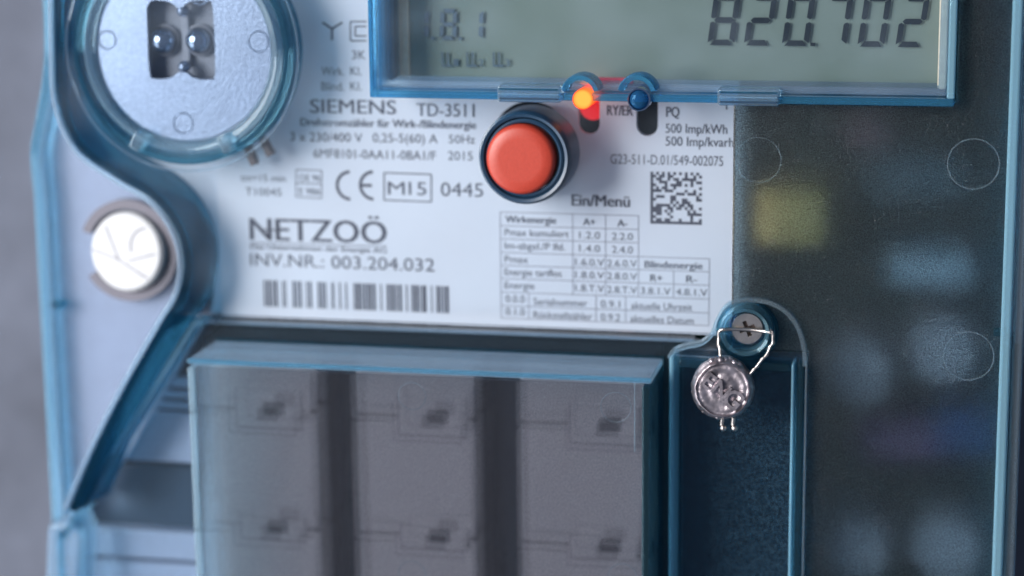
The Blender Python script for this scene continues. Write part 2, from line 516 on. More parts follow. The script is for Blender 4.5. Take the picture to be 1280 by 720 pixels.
T('NETZOÖ', 313, 299.5, 483, 27, bold=.009); line(bm, 330, 287, 350, 288, .28)
line(bm, 313, 303.5, 483, 308, .16); T('Das Unternehmen der Energie AG', 313, 311, 483, 6, bold=.01)
obj('utility_lettering', bm, M['ink'], label)
bm = bmesh.new(); T('INV.NR.: 003.204.032', 313, 332, 543, 15.5)
obj('inventory_lettering', bm, M['ink'], label)
# bars of the barcode
bm = bmesh.new()
y_t, y_b = P(330, 350, .06)[1], P(330, 383, .06)[1]
def bar(a, b):
    xa, xb = P(280 + a / 3.2, 370, .06)[0], P(280 + b / 3.2, 370, .06)[0]
    flat(bm, [(xa, y_b), (xb, y_b), (xb, y_t), (xa, y_t)], .06)
for a, b in ((160, 168), (174, 186), (192, 199), (204, 215), (234, 240), (245, 249), (275, 286), (291, 297), (302, 311), (329, 335), (341, 351),
             (375, 384), (389, 399), (404, 410), (430, 434), (437, 441), (461, 467), (486, 492), (519, 528), (532, 545), (549, 555), (560, 571), (576, 590),
             (595, 606), (626, 631), (651, 662), (667, 680), (685, 694), (700, 711), (728, 734), (750, 760), (764, 776), (781, 787), (793, 809), (828, 833),
             (849, 860), (864, 871), (876, 883), (887, 899)): bar(a, b)
obj('barcode', bm, M['ink'], label)
bm = bmesh.new()
T('RY/ER', 759, 144, 791, 12.5, bold=.012); T('PQ', 833, 146, 849, 12.5, bold=.012)
T('500 Imp/kWh', 832, 166, 909, 11.5, bold=.004); T('500 Imp/kvarh', 832, 182, 917, 11.5, bold=.004)
T('G23-511-D.01/549-002075', 763, 204.5, 904, 12)
line(bm, 908, 126, 908.3, 137, .25)
obj('pulse_lettering', bm, M['ink'], label)
bm = bmesh.new(); T('Ein/Menü', 715, 257, 787, 14, bold=.014)
obj('button_caption', bm, M['ink'], label)
# two-dimensional code
rows = {0: (0, 2, 4, 6, 8, 10, 12, 14, 16), 1: (0, 1, 3, 4, 6, 7, 12, 15, 17), 2: (0, 2, 3, 6, 8, 9, 11, 12, 13, 14, 15), 3: (0, 3, 4, 5, 9, 10, 14, 16, 17),
        4: (0, 1, 5, 7, 8, 9, 10, 12, 14), 5: (0, 2, 4, 5, 8, 17), 6: (0, 1, 2, 3, 5, 6, 7, 12, 15), 7: (0, 9, 10, 11, 13, 14, 15, 17), 8: (0, 2, 3, 4, 7, 8, 16),
        9: (0, 1, 7, 8, 11, 12, 16, 17), 10: (0, 7, 9, 11, 12, 13), 11: (0, 2, 3, 4, 5, 6, 8, 10, 11, 13, 14), 12: (0, 1, 2, 3, 6, 7, 9, 10, 12, 14, 17),
        13: (0, 1, 2, 3, 5, 7, 13, 15), 14: (0, 2, 3, 6, 13, 14, 15, 16, 17), 15: (0, 1, 7, 14), 16: (0, 2, 3, 5, 6, 10, 14, 17), 17: tuple(range(18))}
bm = bmesh.new(); X0, Y0 = P(813, 214.5, .06); st = (P(877.5, 214.5, .06)[0] - X0) / 18; sv = (Y0 - P(813, 279.5, .06)[1]) / 18
for r, cs in rows.items():
    for c in cs: flat(bm, [(X0 + c * st, Y0 - (r + 1) * sv), (X0 + (c + 1) * st, Y0 - (r + 1) * sv), (X0 + (c + 1) * st, Y0 - r * sv), (X0 + c * st, Y0 - r * sv)], .06)
obj('square_code', bm, M['ink'], label)
# register table
bm = bmesh.new()
RY = [P(625, v, .05)[1] for v in (265, 282, 298.5, 315.5, 331.5, 348, 365, 382, 397.5)]
cx = [P(u, 340, .05)[0] for u in (626, 716, 757, 798, 842, 886.5)]
w = .07
def hl(y, a, b): box(bm, a - w, b + w, y - w, y + w, .03, .05)
def vl(x, a, b): box(bm, x - w, x + w, b + w, a - w, .03, .052)
for i in (0, 1, 2): hl(RY[i], cx[0], cx[3])
hl(RY[3], cx[0], cx[5])
for i in (4, 5, 6, 7, 8): hl(RY[i], cx[0], cx[5])
vl(cx[0], RY[0], RY[8])
for k in (1, 2): vl(cx[k], RY[0], RY[6])
vl(cx[3], RY[0], RY[6]); vl(cx[5], RY[3], RY[8]); vl(cx[4], RY[4], RY[6])
for u in (661, 745, 782): vl(P(u, 385, .05)[0], RY[6], RY[8])
obj('register_table_lines', bm, M['fineink'], label)
bm = bmesh.new()
c = 8.6
T('Wirkenergie', 632, 278, 695, c, bold=.012); T('A+', 729, 281.5, 744, c, bold=.012); T('A-', 772, 283, 784, c, bold=.012)
T('Pmax kumuliert', 631, 294.5, 711, c); T('1.2.0', 724, 298, 750, c); T('2.2.0', 765, 299.5, 791, c)
T('Im-abgel./P lfd.', 631, 311, 706, c); T('1.4.0', 724, 314.5, 750, c); T('2.4.0', 765, 316, 791, c)
T('Pmax', 631, 328, 660, c); T('1.6.0.V', 719, 331.5, 755, c); T('2.6.0.V', 759, 333, 796, c); T('Blindenergie', 806, 334.5, 878, c, bold=.012)
T('Energie tariflos', 631, 344, 702, c); T('1.8.0.V', 719, 347.5, 755, c); T('2.8.0.V', 759, 349, 796, c); T('R+', 813, 351.5, 828, c, bold=.012); T('R-', 858, 353, 871, c, bold=.012)
T('Energie', 631, 360.5, 668, c); T('1.8.T.V', 719, 364, 755, c); T('2.8.T.V', 759, 366, 796, c); T('3.8.1.V', 801, 367.5, 838, c); T('4.8.1.V', 845, 369, 884, c)
T('0.0.0', 632, 377.5, 656, c); T('Serialnummer', 667, 381, 734, c); T('0.9.1', 751, 384, 775, c); T('aktuelle Uhrzeit', 789, 386, 865, c)
T('0.1.0', 632, 393.5, 656, c); T('Rückstellzähler', 667, 397.5, 740, c); T('0.9.2', 751, 400.5, 775, c); T('aktuelles Datum', 788, 402.5, 867, c)
obj('register_table_lettering', bm, M['ink'], label)

# ---------------------------------------------------------------- components behind the frosted cover
def comp(name, u, v, w, h, z0, z1, mat, rnd=.8):
    x, y = P(u, v, z1); bm = bmesh.new(); box(bm, x - w / 2, x + w / 2, y - h / 2, y + h / 2, z0, z1)
    return obj(name, bm, M[mat], meter, rnd)
comp('relay', 990, 272, 12, 10, -12, 2, 'yellow')
for k, (u, v) in enumerate(((1075, 466), (1180, 440), (1072, 688), (1185, 688))):
    bm = bmesh.new(); x, y = P(u, v, 1)
    lathe(bm, [(0, -12), (5.8, -12), (5.8, .2), (5.2, .8), (0, .8)], x, y, 32)
    obj('capacitor', bm, M['white'], meter, smooth=40)
comp('resistor', 1085, 168, 7, 5, -12, -1, 'pink'); comp('transformer', 1150, 222, 17, 8, -12, -5, 'grey'); comp('transformer', 1165, 338, 14, 6, -12, -1, 'step')
comp('connector', 1205, 540, 10, 8, -12, -3, 'navyc'); comp('connector', 1125, 552, 14, 6, -12, -3, 'purple')

# ---------------------------------------------------------------- cover: clear part, satin ear, frosted part
spath = spline([P(u, v, 10) for u, v in ((70, -90), (71, 60), (76, 130), (100, 185), (150, 222), (190, 246), (218, 280), (231, 320), (226, 365), (200, 410), (160, 480), (120, 560), (88, 636))], 12)
cover_front = [p for p in spath if p[1] > P(0, 404, 10)[1] - 1e9]
xs, xe = P(915, 300, 11)[0], XR - .5
flap_y = P(640, 409, 10)[1]
bm = bmesh.new()
right = [(xs, YT), (xs, flap_y)]
upper = [p for p in spath if p[1] > flap_y]
dxa, dya = P(462, 122, 14); dxb = P(1197, 122, 14)[0]
prism(bm, upper + [(upper[-1][0] + 3, flap_y), (xs, flap_y), (xs, dya + .3), (dxa + .3, dya + .3), (dxa + .3, YT)], 9.6, 10.8)
obj('clear_window', bm, M['clear'], meter, .3)
# stepped wall between raised cover and the ear
bm = bmesh.new()
rows = []
for p0, p1, p2, p3 in zip(offset(spath, -.3), offset(spath, 1.2), offset(spath, 2.6), offset(spath, 1.0)):
    rows.append([bm.verts.new((*p0, 10.6)), bm.verts.new((*p1, 10.6)), bm.verts.new((*p2, -3.6)), bm.verts.new((*p3, -3.6))])
for a, b in zip(rows, rows[1:]):
    for k in range(4): bm.faces.new((a[k], a[(k + 1) % 4], b[(k + 1) % 4], b[k]))
bm.faces.new(rows[0]); bm.faces.new(rows[-1])
obj('step_wall', bm, M['teal'], meter, .3, 2, smooth=40)
bm = bmesh.new(); rim(bm, offset(spath, -.6), 1.0, 9.6, 11.5)
obj('step_lip', bm, M['sheet'], meter, .4, 3, smooth=40)
# ear
ear_z = -3
left = [P(u, v, ear_z) for u, v in ((62, 112), (47, 178), (45, 200))]
yb = P(60, 720, ear_z)[1]
leftx = left[-1][0]
ear_s = [p for p in spath if P(0, 120, 10)[1] > p[1]]
bm = bmesh.new()
prism(bm, [left[0], left[1], left[2], (leftx, P(60, 690, ear_z)[1]), P(82, 690, ear_z)] + [(p[0] + .3, p[1]) for p in reversed(ear_s)], ear_z - 1.2, ear_z)
ear = obj('seal_ear', bm, M['lobe'], meter, .3)
# left side wall
lp = spline([(P(66, 0, -3)[0], YT), P(66, 40, -3), P(64, 95, -3), P(55, 150, -3), P(49, 190, -3), (leftx + 1, P(50, 240, -3)[1])], 8) + [(leftx + 1, YB)]
bm = bmesh.new(); rim(bm, lp, 2.4, -20, -1.2)
obj('side_wall', bm, M['edge'], meter, .6, 3, smooth=40)
bm = bmesh.new(); rim(bm, [(p[0] + 1.8, p[1]) for p in lp], .8, -18, -.4)
obj('side_wall_rib', bm, M['ice'], meter, .3, 2, smooth=40)
for (u, v, z) in ((72, 381, -1), (1250, 415, 11)):
    x, y = P(u, v, z); bm = bmesh.new(); box(bm, x - 1.1, x + 1.1, y - .7, y + .7, z - 2, z + .5); obj('snap_lug', bm, M['deep'], meter, .2)
# frosted panel
bm = bmesh.new(); xn, yn = P(1010, 500, 9)[0], P(940, 436, 10)[1]
prism(bm, [(xs + .02, yn), (xn, yn), (xn, YB), (xe, YB), (xe, YT), (dxb - .3, YT), (dxb - .3, dya + .3), (xs + .02, dya + .3)], 9.7, 10.9)
fr = obj('frosted_window', bm, M['frost'], meter, .3)
def mark(u, v, r, z, parent, minor=.10, mat='ice'):
    x, y = P(u, v, z); R = mm(r, u, v, z); bm = bmesh.new()
    lathe(bm, [(R - minor, z + .02), (R, z + .14), (R + minor, z + .02)], x, y, 64)
    return obj('ejector_mark', bm, M[mat], parent, smooth=60)
mark(948, 200, 28.5, 10.9, fr); mark(1217, 205, 32.5, 10.9, fr, .13); mark(1211, 445, 31.5, 10.9, fr, .13)
# right-hand rim: two ribs
xr = P(1262, 300, 12)[0]
bm = bmesh.new(); box(bm, xr - .9, xr + .9, YB, YT, -12, 12.4); obj('side_wall', bm, M['rimlight'], meter, .5, 3)
bm = bmesh.new(); box(bm, xr + 1.2, xr + 3.0, YB, YT, -14, 11.2); obj('side_wall_rib', bm, M['ice'], meter, .5, 3)

bm = bmesh.new()
rd = random.Random(3)
for k in range(70):
    u, v = rd.uniform(925, 1245), rd.uniform(130, 715)
    if u < 1025 and v > 370: continue
    x, y = P(u, v, 10.95); q = rd.uniform(.05, .11); a = rd.uniform(0, pi)
    flat(bm, [(x + q * cos(a + t) * (1 if t in (0, pi) else .6), y + q * sin(a + t)) for t in (0, pi / 2, pi, 3 * pi / 2)], 10.93 + .0001 * k)
o = obj('dust', bm, M['dust'], fr); o['kind'] = 'stuff'

# ---------------------------------------------------------------- verification plug in the ear
x, y = P(157, 315, -1); R = mm(47, 157, 315, -1)
bm = bmesh.new(); lathe(bm, [(0, -6), (R, -6), (R, -1.6), (R - .5, -1.1), (R * .6, -.95), (0, -.9)], x, y, 64)
TILT = Matrix.Translation((x, y, -1)) @ Matrix.Rotation(radians(-7), 4, 'Y') @ Matrix.Rotation(radians(-5), 4, 'X') @ Matrix.Translation((-x, -y, 1))
bm.transform(TILT)
plug = obj('sealing_plug', bm, M['foil'], meter, smooth=40)
bm = bmesh.new()
for a in ((128, 283, 148, 325), (148, 325, 113, 313), (148, 325, 186, 347), (161, 326, 195, 317)): line(bm, *a, .24, -.80)
cc = P(185, 308, -.8)
A = circ(*cc, 3.4, 14, radians(100), radians(200)); B = circ(*cc, 3.7, 14, radians(100), radians(200))
for i in range(14): flat(bm, [A[i], A[i + 1], B[i + 1], B[i]], -.8)
bm.transform(TILT)
obj('embossed_mark', bm, M['ring'], plug)
bm = bmesh.new(); Ro = mm(61, 157, 315, -1); Ri = mm(50, 157, 315, -1)
lathe(bm, [(Ri, -4.4), (Ri, -2.2), (Ro, -2.2), (Ro, -4.4), (Ri, -4.4)], x, y, 64, radians(-148), radians(158))
obj('plug_collar', bm, M['ring'], meter)

# ---------------------------------------------------------------- optical port
PO = 3.2
port = empty('optical_port', meter)
port.location = (0, 0, PO * .001)
ox, oy = P(229, 62, 6 + PO); RD = mm(113, 229, 62, 6 + PO)
bm = bmesh.new()
def butter(w, h):
    pts = []
    q = [(-w, h * .80), (-w * .82, h), (-w * .3, h * .97), (0, h * .80), (w * .3, h * .97), (w * .82, h), (w, h * .80), (w, -h * .80), (w * .82, -h), (w * .35, -h * .97), (w * .12, -h * .84),
         (-w * .12, -h * .84), (-w * .35, -h * .97), (-w * .82, -h), (-w, -h * .80)]
    return spline(q + [q[0]], 5)[:-1]
hx, hy = P(226, 50, 6 + PO); hw, hh = mm(41, 226, 50, 6), mm(46, 226, 50, 6)
hole = [(hx + a, hy + b) for a, b in butter(hw, hh)]
holed(bm, [circ(ox, oy, RD - .6, 72), hole], 4.6, 6.0)
obj('metal_disc', bm, M['zinc'], port, .25, 2)
bm = bmesh.new(); box(bm, hx - hw - 2, hx + hw + 2, hy - hh - 2, hy + hh + 2, 1.2, 2.2); obj('recess_floor', bm, M['greyfloor'], port)
bm = bmesh.new(); box(bm, hx - .75, hx + .75, hy - hh * .72, hy + hh * .72, 2.2, 3.6); obj('recess_rib', bm, M['greyfloor'], port, .3)
for u in (202, 246):
    bm = bmesh.new(); cx_, cy_ = P(u, 51, 4.5 + PO)
    lathe(bm, [(0, 2.2), (2.9, 2.2), (2.9, 3.2), (2.45, 3.4), (2.45, 3.1)], cx_, cy_, 32)
    o = obj('diode_collar', bm, M['grey'], port, smooth=40)
    bm = bmesh.new(); ball(bm, (cx_, cy_, 3.6), 2.35, 1.0); obj('diode_lens', bm, M['chrome'], port, smooth=180)
for u, v in ((226, 14), (228, 84)):
    bm = bmesh.new(); cx_, cy_ = P(u, v, 6 + PO); ball(bm, (cx_, cy_, 4.9), 1.1, 1.3); obj('locating_stud', bm, M['zinc'], port, smooth=180)
for u, v, r in ((323, 52, 2.0), (229, 154, 2.0), (134, 50, 1.8), (250, -6, 1.8)):
    bm = bmesh.new(); cx_, cy_ = P(u, v, 6 + PO); lathe(bm, [(r - .3, 6.01), (r - .15, 6.10), (r, 6.01)], cx_, cy_, 32); obj('disc_dimple', bm, M['zinc'], port, smooth=60)
# clear cup around the disc
bm = bmesh.new(); lathe(bm, [(RD - .3, 3), (RD - .3, 6.9), (RD + .2, 7.6), (RD + 1.1, 7.8), (RD + 1.7, 7.0), (RD + 1.7, 3), (RD - .3, 3)], ox, oy, 128)
obj('clear_cup', bm, M['ice'], port, smooth=50)
bm = bmesh.new(); lathe(bm, [(RD + 1.8, 1), (RD + 1.9, 6.6), (RD + 2.6, 7.9), (RD + 3.3, 7.9), (RD + 3.7, 7.0), (RD + 3.8, 1), (RD + 1.8, 1)], ox, oy, 128)
obj('cup_rim', bm, M['deep'], port, smooth=50)
bm = bmesh.new(); lathe(bm, [(RD + 4.7, 7.0), (RD + 4.8, 7.4), (RD + 5.0, 7.4), (RD + 5.1, 7.0)], ox, oy, 128)
obj('cover_ring', bm, M['sheet'], port, smooth=50)
for ang in (243, 297):
    a = radians(ang); q = Vector((cos(a), sin(a))); t = Vector((-q.y, q.x)); bm = bmesh.new()
    c0 = Vector((ox, oy)) + q * (RD + 1.4)
    prism(bm, [tuple(c0 + q * s * 1.7 + t * e * 1.2) for s, e in ((-1, -1), (1, -1), (1, 1), (-1, 1))], 5, 9.4)
    obj('retaining_clip', bm, M['ice'], port, .45, 3)
for u, v, ang in ((320, 192, 70), (339, 181, 62)):
    bm = bmesh.new(); cx_, cy_ = P(u, v, 2); a = radians(ang); q = Vector((cos(a), -sin(a))); t = Vector((-q.y, q.x)); c0 = Vector((cx_, cy_))
    prism(bm, [tuple(c0 + q * s * 1.8 + t * e * .7) for s, e in ((-1, -1), (1, -1), (1, 1), (-1, 1))], .1, 2.2)
    obj('spring_clip', bm, M['brown'], port, .3)

# ---------------------------------------------------------------- display
disp = empty('display', meter)
lz = 2.0
x0, x1, y0, y1 = rect(513, 96, 1178, -90, lz); y1 = YT - 1
bm = bmesh.new(); box(bm, x0, x1, y0, y1, .2, lz); lcd = obj('lcd_panel', bm, M['lcd'], disp)
xa = P(487, 60, lz)[0]
bm = bmesh.new(); box(bm, xa, P(495, 60, lz)[0], y0 - .3, y1, .2, lz + 3.2); obj('bezel_and_fringe', bm, M['black'], disp, .2)
bm = bmesh.new(); box(bm, P(495, 60, lz)[0] + .02, x0 - .02, y0 - .2, y1, .2, lz + .6); obj('bezel_and_fringe', bm, M['cream'], disp, .2)  # colour fringe refracted at the panel edge, painted as a cream strip
bm = bmesh.new(); box(bm, x1 + .02, x1 + 1.4, y0 - .2, y1, .2, lz + 5); obj('bezel_and_fringe', bm, M['cream'], disp, .2)

def seg7(bm, ch, x, y, w, h, t, slant, z):
    """seven-segment digit, bottom-left corner at x,y"""
    SEG = {'0': 'abcdef', '1': 'bc', '2': 'abged', '7': 'abc', '8': 'abcdefg'}
    g = t * .16
    def S(px, py): return (x + px + py * slant, y + py)
    H2 = h / 2
    polys = {
        'a': [(g + t * .3, h), (w - g - t * .3, h), (w - t - g, h - t), (t + g, h - t)],
        'd': [(g + t * .3, 0), (w - g - t * .3, 0), (w - t - g, t), (t + g, t)],
        'g': [(t * .6, H2), (t * 1.1, H2 + t / 2), (w - t * 1.1, H2 + t / 2), (w - t * .6, H2), (w - t * 1.1, H2 - t / 2), (t * 1.1, H2 - t / 2)],
        'f': [(0, h - g - t * .3), (t, h - t - g), (t, H2 + t * .55), (t * .45, H2 + g * 1.5), (0, H2 + t * .5)],
        'b': [(w, h - g - t * .3), (w - t, h - t - g), (w - t, H2 + t * .55), (w - t * .45, H2 + g * 1.5), (w, H2 + t * .5)],
        'e': [(0, g + t * .3), (t, t + g), (t, H2 - t * .55), (t * .45, H2 - g * 1.5), (0, H2 - t * .5)],
        'c': [(w, g + t * .3), (w - t, t + g), (w - t, H2 - t * .55), (w - t * .45, H2 - g * 1.5), (w, H2 - t * .5)]}
    for s in SEG[ch]:
        prism(bm, [S(*p) for p in polys[s]], z, z + .05)
sz = lz + .55
yb_ = P(1000, 57.5, sz)[1]; hgt = P(1000, -6, sz)[1] - yb_
for ch, u, v in (('8', 884, 57), ('2', 929.5, 57), ('0', 977, 57), ('7', 1024, 57), ('0', 1071.5, 57), ('2', 1119, 57)):
    bm = bmesh.new(); seg7(bm, ch, P(u, v, sz)[0], yb_, mm(33.5, u, v, sz), hgt, mm(7.0, u, v, sz), .13, sz)
    obj('digit', bm, M['seg'], lcd)
bm = bmesh.new(); x, y = P(1013, 55, sz); box(bm, x, x + .85, yb_, yb_ + .6, sz, sz + .05); obj('decimal_point', bm, M['seg'], lcd)
yb_ = P(560, 50, sz)[1]; hgt = P(560, 11, sz)[1] - yb_
for ch, u, in (('1', 514), ('8', 549), ('1', 582)):
    bm = bmesh.new(); seg7(bm, ch, P(u, 50, sz)[0], yb_, mm(21, u, 50, sz), hgt, mm(5.2, u, 50, sz), .06, sz)
    obj('digit', bm, M['segpale'], lcd)
for u in (541, 575):
    bm = bmesh.new(); x, y = P(u, 50, sz); box(bm, x - .3, x + .3, yb_, yb_ + .6, sz, sz + .05); obj('decimal_point', bm, M['segpale'], lcd)
for k, u in enumerate((552, 583, 616)):
    bm = bmesh.new()
    for dx in (0, 7): box(bm, P(u + dx, 80, sz)[0], P(u + dx, 80, sz)[0] + .3, P(u, 82, sz)[1], P(u, 65, sz)[1], sz, sz + .05)
    box(bm, P(u, 80, sz)[0], P(u + 13, 80, sz)[0], P(u, 82, sz)[1] - .2, P(u, 82, sz)[1] + .2, sz + .001, sz + .052)
    text(bm, '123'[k], u + 15, 82.5, u + 21, 8.5, z=sz + .02, bold=.012)
    obj('phase_symbol', bm, M['segpale'], lcd)

# raised clear frame of the display
fz = 14
fx0, fx1, fy0, _ = rect(462, 122, 1197, 0, fz)
frame = empty('display_frame', meter)
t = 2.0
def bars(name, z0, z1, ins, th, mat, bev=.3):
    bm = bmesh.new(); a, b, c = fx0 + ins, fx1 - ins, fy0 + ins
    if name == 'frame_wall': prism(bm, [(a, YT), (a, c), (b, c), (b, c + th), (a + .85, c + th), (a + .85, YT)], z0, z1)
    else: prism(bm, [(a, YT), (a, c), (b, c), (b, YT), (b - th, YT), (b - th, c + th), (a + th, c + th), (a + th, YT)], z0, z1)
    return obj(name, bm, M[mat], frame, bev, 2)
bars('frame_wall', 5.5, fz, 0, 1.25, 'blue', .25)
bm = bmesh.new(); box(bm, fx1 - 1.25, fx1, fy0 + 1.27, YT, 5.5, fz); obj('frame_wall', bm, M['rimlight'], frame, .25)
bars('frame_step', 3.2, 11.0, 1.4, 1.3, 'sheet', .3)
bm = bmesh.new(); box(bm, fx0 + 1.28, fx1 - 1.28, fy0 + 1.28, YT, fz - 1.6, fz - .5)
obj('display_window', bm, M['clear'], frame)
for ua, ub in ((622, 702), (897, 975)):
    xa, xb = P(ua, 118, fz)[0], P(ub, 118, fz)[0]
    bm = bmesh.new(); box(bm, xa, xb, fy0 - .35, fy0 + 2.6, fz - 4, fz + .7)
    cl = obj('snap_clip', bm, M['ice'], frame, .5, 3)
    for k in range(3):
        bm = bmesh.new(); box(bm, xa + .4, xb - .4, fy0 + .2 + k * .8, fy0 + .5 + k * .8, fz + .72, fz + 1.0); obj('clip_ridge', bm, M[('navy', 'ice', 'deep')[k]], cl, .1)
# light pipes over the two diodes
for k, (u, v) in enumerate(((727, 125), (798, 125))):
    pz = 15
    x, y = P(u, v, pz); r = mm(12.5, u, v, pz)
    bm = bmesh.new(); lathe(bm, [(0, 3), (r, 3), (r, pz - .8), (r * .8, pz - .25), (r * .4, pz), (0, pz + .05)], x, y, 32)
    pipe = obj('light_pipe', bm, M['glow'] if k == 0 else M['bluepin'], frame, smooth=50)
    if k == 0: pipe['label'] = 'light pipe glowing orange'
    else: pipe['label'] = 'unlit dark blue light pipe'
    if k:
        bm = bmesh.new(); lathe(bm, [(r + .03, pz - 3), (r + .28, pz - 3), (r + .28, pz - .5), (r + .03, pz - .3), (r + .03, pz - 3)], x, y, 40); obj('pipe_collar', bm, M['chrome'], pipe, smooth=50)
    bm = bmesh.new(); x2, y2 = P(u - 2, v - 7, fz + .5)
    lathe(bm, [(r + .7, fz - 4), (r + .7, fz + .4), (r + 1.5, fz + .6), (r + 1.7, fz - .1), (r + 1.7, fz - 4), (r + .7, fz - 4)], x2, y2, 28, radians(12), radians(168))
    obj('pipe_shroud', bm, M['blue'], frame, smooth=40)
bm = bmesh.new(); box(bm, *rect(745, 97, 792, 106, 6), 4.6, 6.4); obj('red_glow_strip', bm, M['redpart'], frame, .2)  # LED glow under the frame, put in as a red strip
bm = bmesh.new(); x, y = P(740, 138, -3); ball(bm, (x, y + .6, -4.2), 2.5, .6); obj('indicator_diode', bm, M['redglow'], meter, smooth=180)
bm = bmesh.new(); x, y = P(814, 118, -3); box(bm, x - 1.0, x + 1.2, y - .6, y + 2.0, -6, -3.4); obj('indicator_diode', bm, M['redpart'], meter, .4)

# ---------------------------------------------------------------- push button
btn = empty('push_button', meter)
x, y = P(655, 198, 12); Ro = mm(57.5, 655, 198, 12); Ri = mm(49, 655, 198, 12)
bm = bmesh.new()
lathe(bm, [(Ri, 4), (Ri, 11.2), (Ri + .3, 12), (Ro - .4, 12.2), (Ro, 11.6), (Ro + .15, 10.4), (Ro + .2, 3.5), (Ri, 3.5), (Ri, 4)], x, y, 96)
obj('collar', bm, M['navy'], btn, smooth=45)
bm = bmesh.new(); lathe(bm, [(Ri - .05, 9.6), (Ri - .05, 11.5), (Ri - .4, 11.75), (Ri - .75, 11.5), (Ri - .75, 9.6), (Ri - .05, 9.6)], x, y, 96)
obj('collar_liner', bm, M['navy'], btn, smooth=45)
bm = bmesh.new(); Rc = mm(43.5, 650, 200, 12.5); x2, y2 = P(650, 200, 12.6)
lathe(bm, [(Rc, 2), (Rc, 11.7), (Rc - .25, 12.3), (Rc - .8, 12.65), (Rc - 2.5, 12.72), (0, 12.6)], x2, y2, 96)
obj('cap', bm, M['red'], btn, smooth=50)
bm = bmesh.new(); lathe(bm, [(0, -5.9), (6.6, -5.9), (6.6, 2.5), (5.2, 3), (0, 3)], x, y, 48); obj('stem', bm, M['black'], btn, smooth=40)

# ---------------------------------------------------------------- terminal cover
tc = empty('terminal_cover', meter)
fz0 = 5.0
sl0, sl1 = P(84, 668, fz0), P(247, 402, fz0)
ytop = P(300, 403, fz0)[1]; sl1 = (sl1[0], ytop)
xfr = P(1012, 500, fz0)[0]
ytop2 = P(1010, 450, fz0)[1]
bm = bmesh.new(); prism(bm, [sl1, sl0, (sl0[0] - 1, YB), (xfr, YB), (xfr, ytop2), (P(880, 420, fz0)[0], ytop2 + 1.5), (P(872, 420, fz0)[0], ytop)], fz0 - 1.4, fz0)
obj('flange', bm, M['flange'], tc, .3)
bm = bmesh.new(); rim(bm, spline([(sl0[0] - .8, YB), (sl0[0] - .6, sl0[1] - 1), sl0], 6)[:-1] + [sl0] + [(sl0[0] + (sl1[0] - sl0[0]) * k / 8, sl0[1] + (sl1[1] - sl0[1]) * k / 8) for k in range(1, 8)] + spline([(sl1[0] - .6, sl1[1] - 1), (sl1[0] + .4, sl1[1] - .05), (sl1[0] + 2, sl1[1])], 6), 1.3, 2.5, 7.2)
obj('flange_edge', bm, M['edge'], tc, .35, 3, smooth=50)
bm = bmesh.new(); box(bm, sl1[0] + 2, P(868, 420, fz0)[0], ytop - .35, ytop + .35, 3, 6.0); obj('flange_edge', bm, M['flange'], tc, .2)
# bottom left corner post
bm = bmesh.new(); x, y = P(84, 690, 6)
prism(bm, [P(62, 655, 6), P(92, 648, 6), P(104, 668, 6), P(98, 760, 6), P(58, 760, 6)], -2, 7); obj('corner_post', bm, M['sheet'], tc, .8, 3)

bz = 21.0
bx0, bx1, _, by1 = rect(233, 470, 812, 452, bz)
bx0, by1 = P(233, 449, bz); bx1 = P(813, 480, bz)[0]
w = 1.5
def wallbox(name, a, b, c, d, z0, z1, mat, bev=.3): 
    bm = bmesh.new(); box(bm, a, b, c, d, z0, z1); return obj(name, bm, M[mat], tc, bev, 2)
wallbox('box_top', bx0 + .05, bx1 - .05, by1 - 1.2, by1 - .1, fz0 + .9, bz - .9, 'sheet', .2)
wallbox('box_lip', bx0, bx1, by1 - .75, by1, bz - .85, bz, 'edge', .2)
wallbox('box_root', bx0, bx1, by1 - w, by1 + .2, fz0 + .05, fz0 + .85, 'deep', .2)
wallbox('box_side', bx0, bx0 + w, YB, by1 - w - .02, fz0 + .05, bz - .02, 'ice', .35)
wallbox('box_side', bx1 - w, bx1, YB, by1 - w - .02, fz0 + .05, bz - .02, 'deep', .35)
front = wallbox('box_front', bx0 + w + .02, bx1 - w - .02, YB, by1 - w - .02, bz - 1.5, bz - .3, 'boxfront', .1)
for u, v, r in ((515, 495, 17), (770, 509, 19), (268, 482, 19), (271, 706, 17), (515, 718, 17), (778, 722, 18)): mark(u, v, r, bz - .3, front, .09, 'clear' if u < 400 else 'ice')
bm = bmesh.new(); xx = P(793, 520, bz)[0]; box(bm, xx - .08, xx + .08, P(793, 565, bz)[1], P(793, 478, bz)[1], bz - .3, bz - .12); obj('mould_line', bm, M['ice'], front)

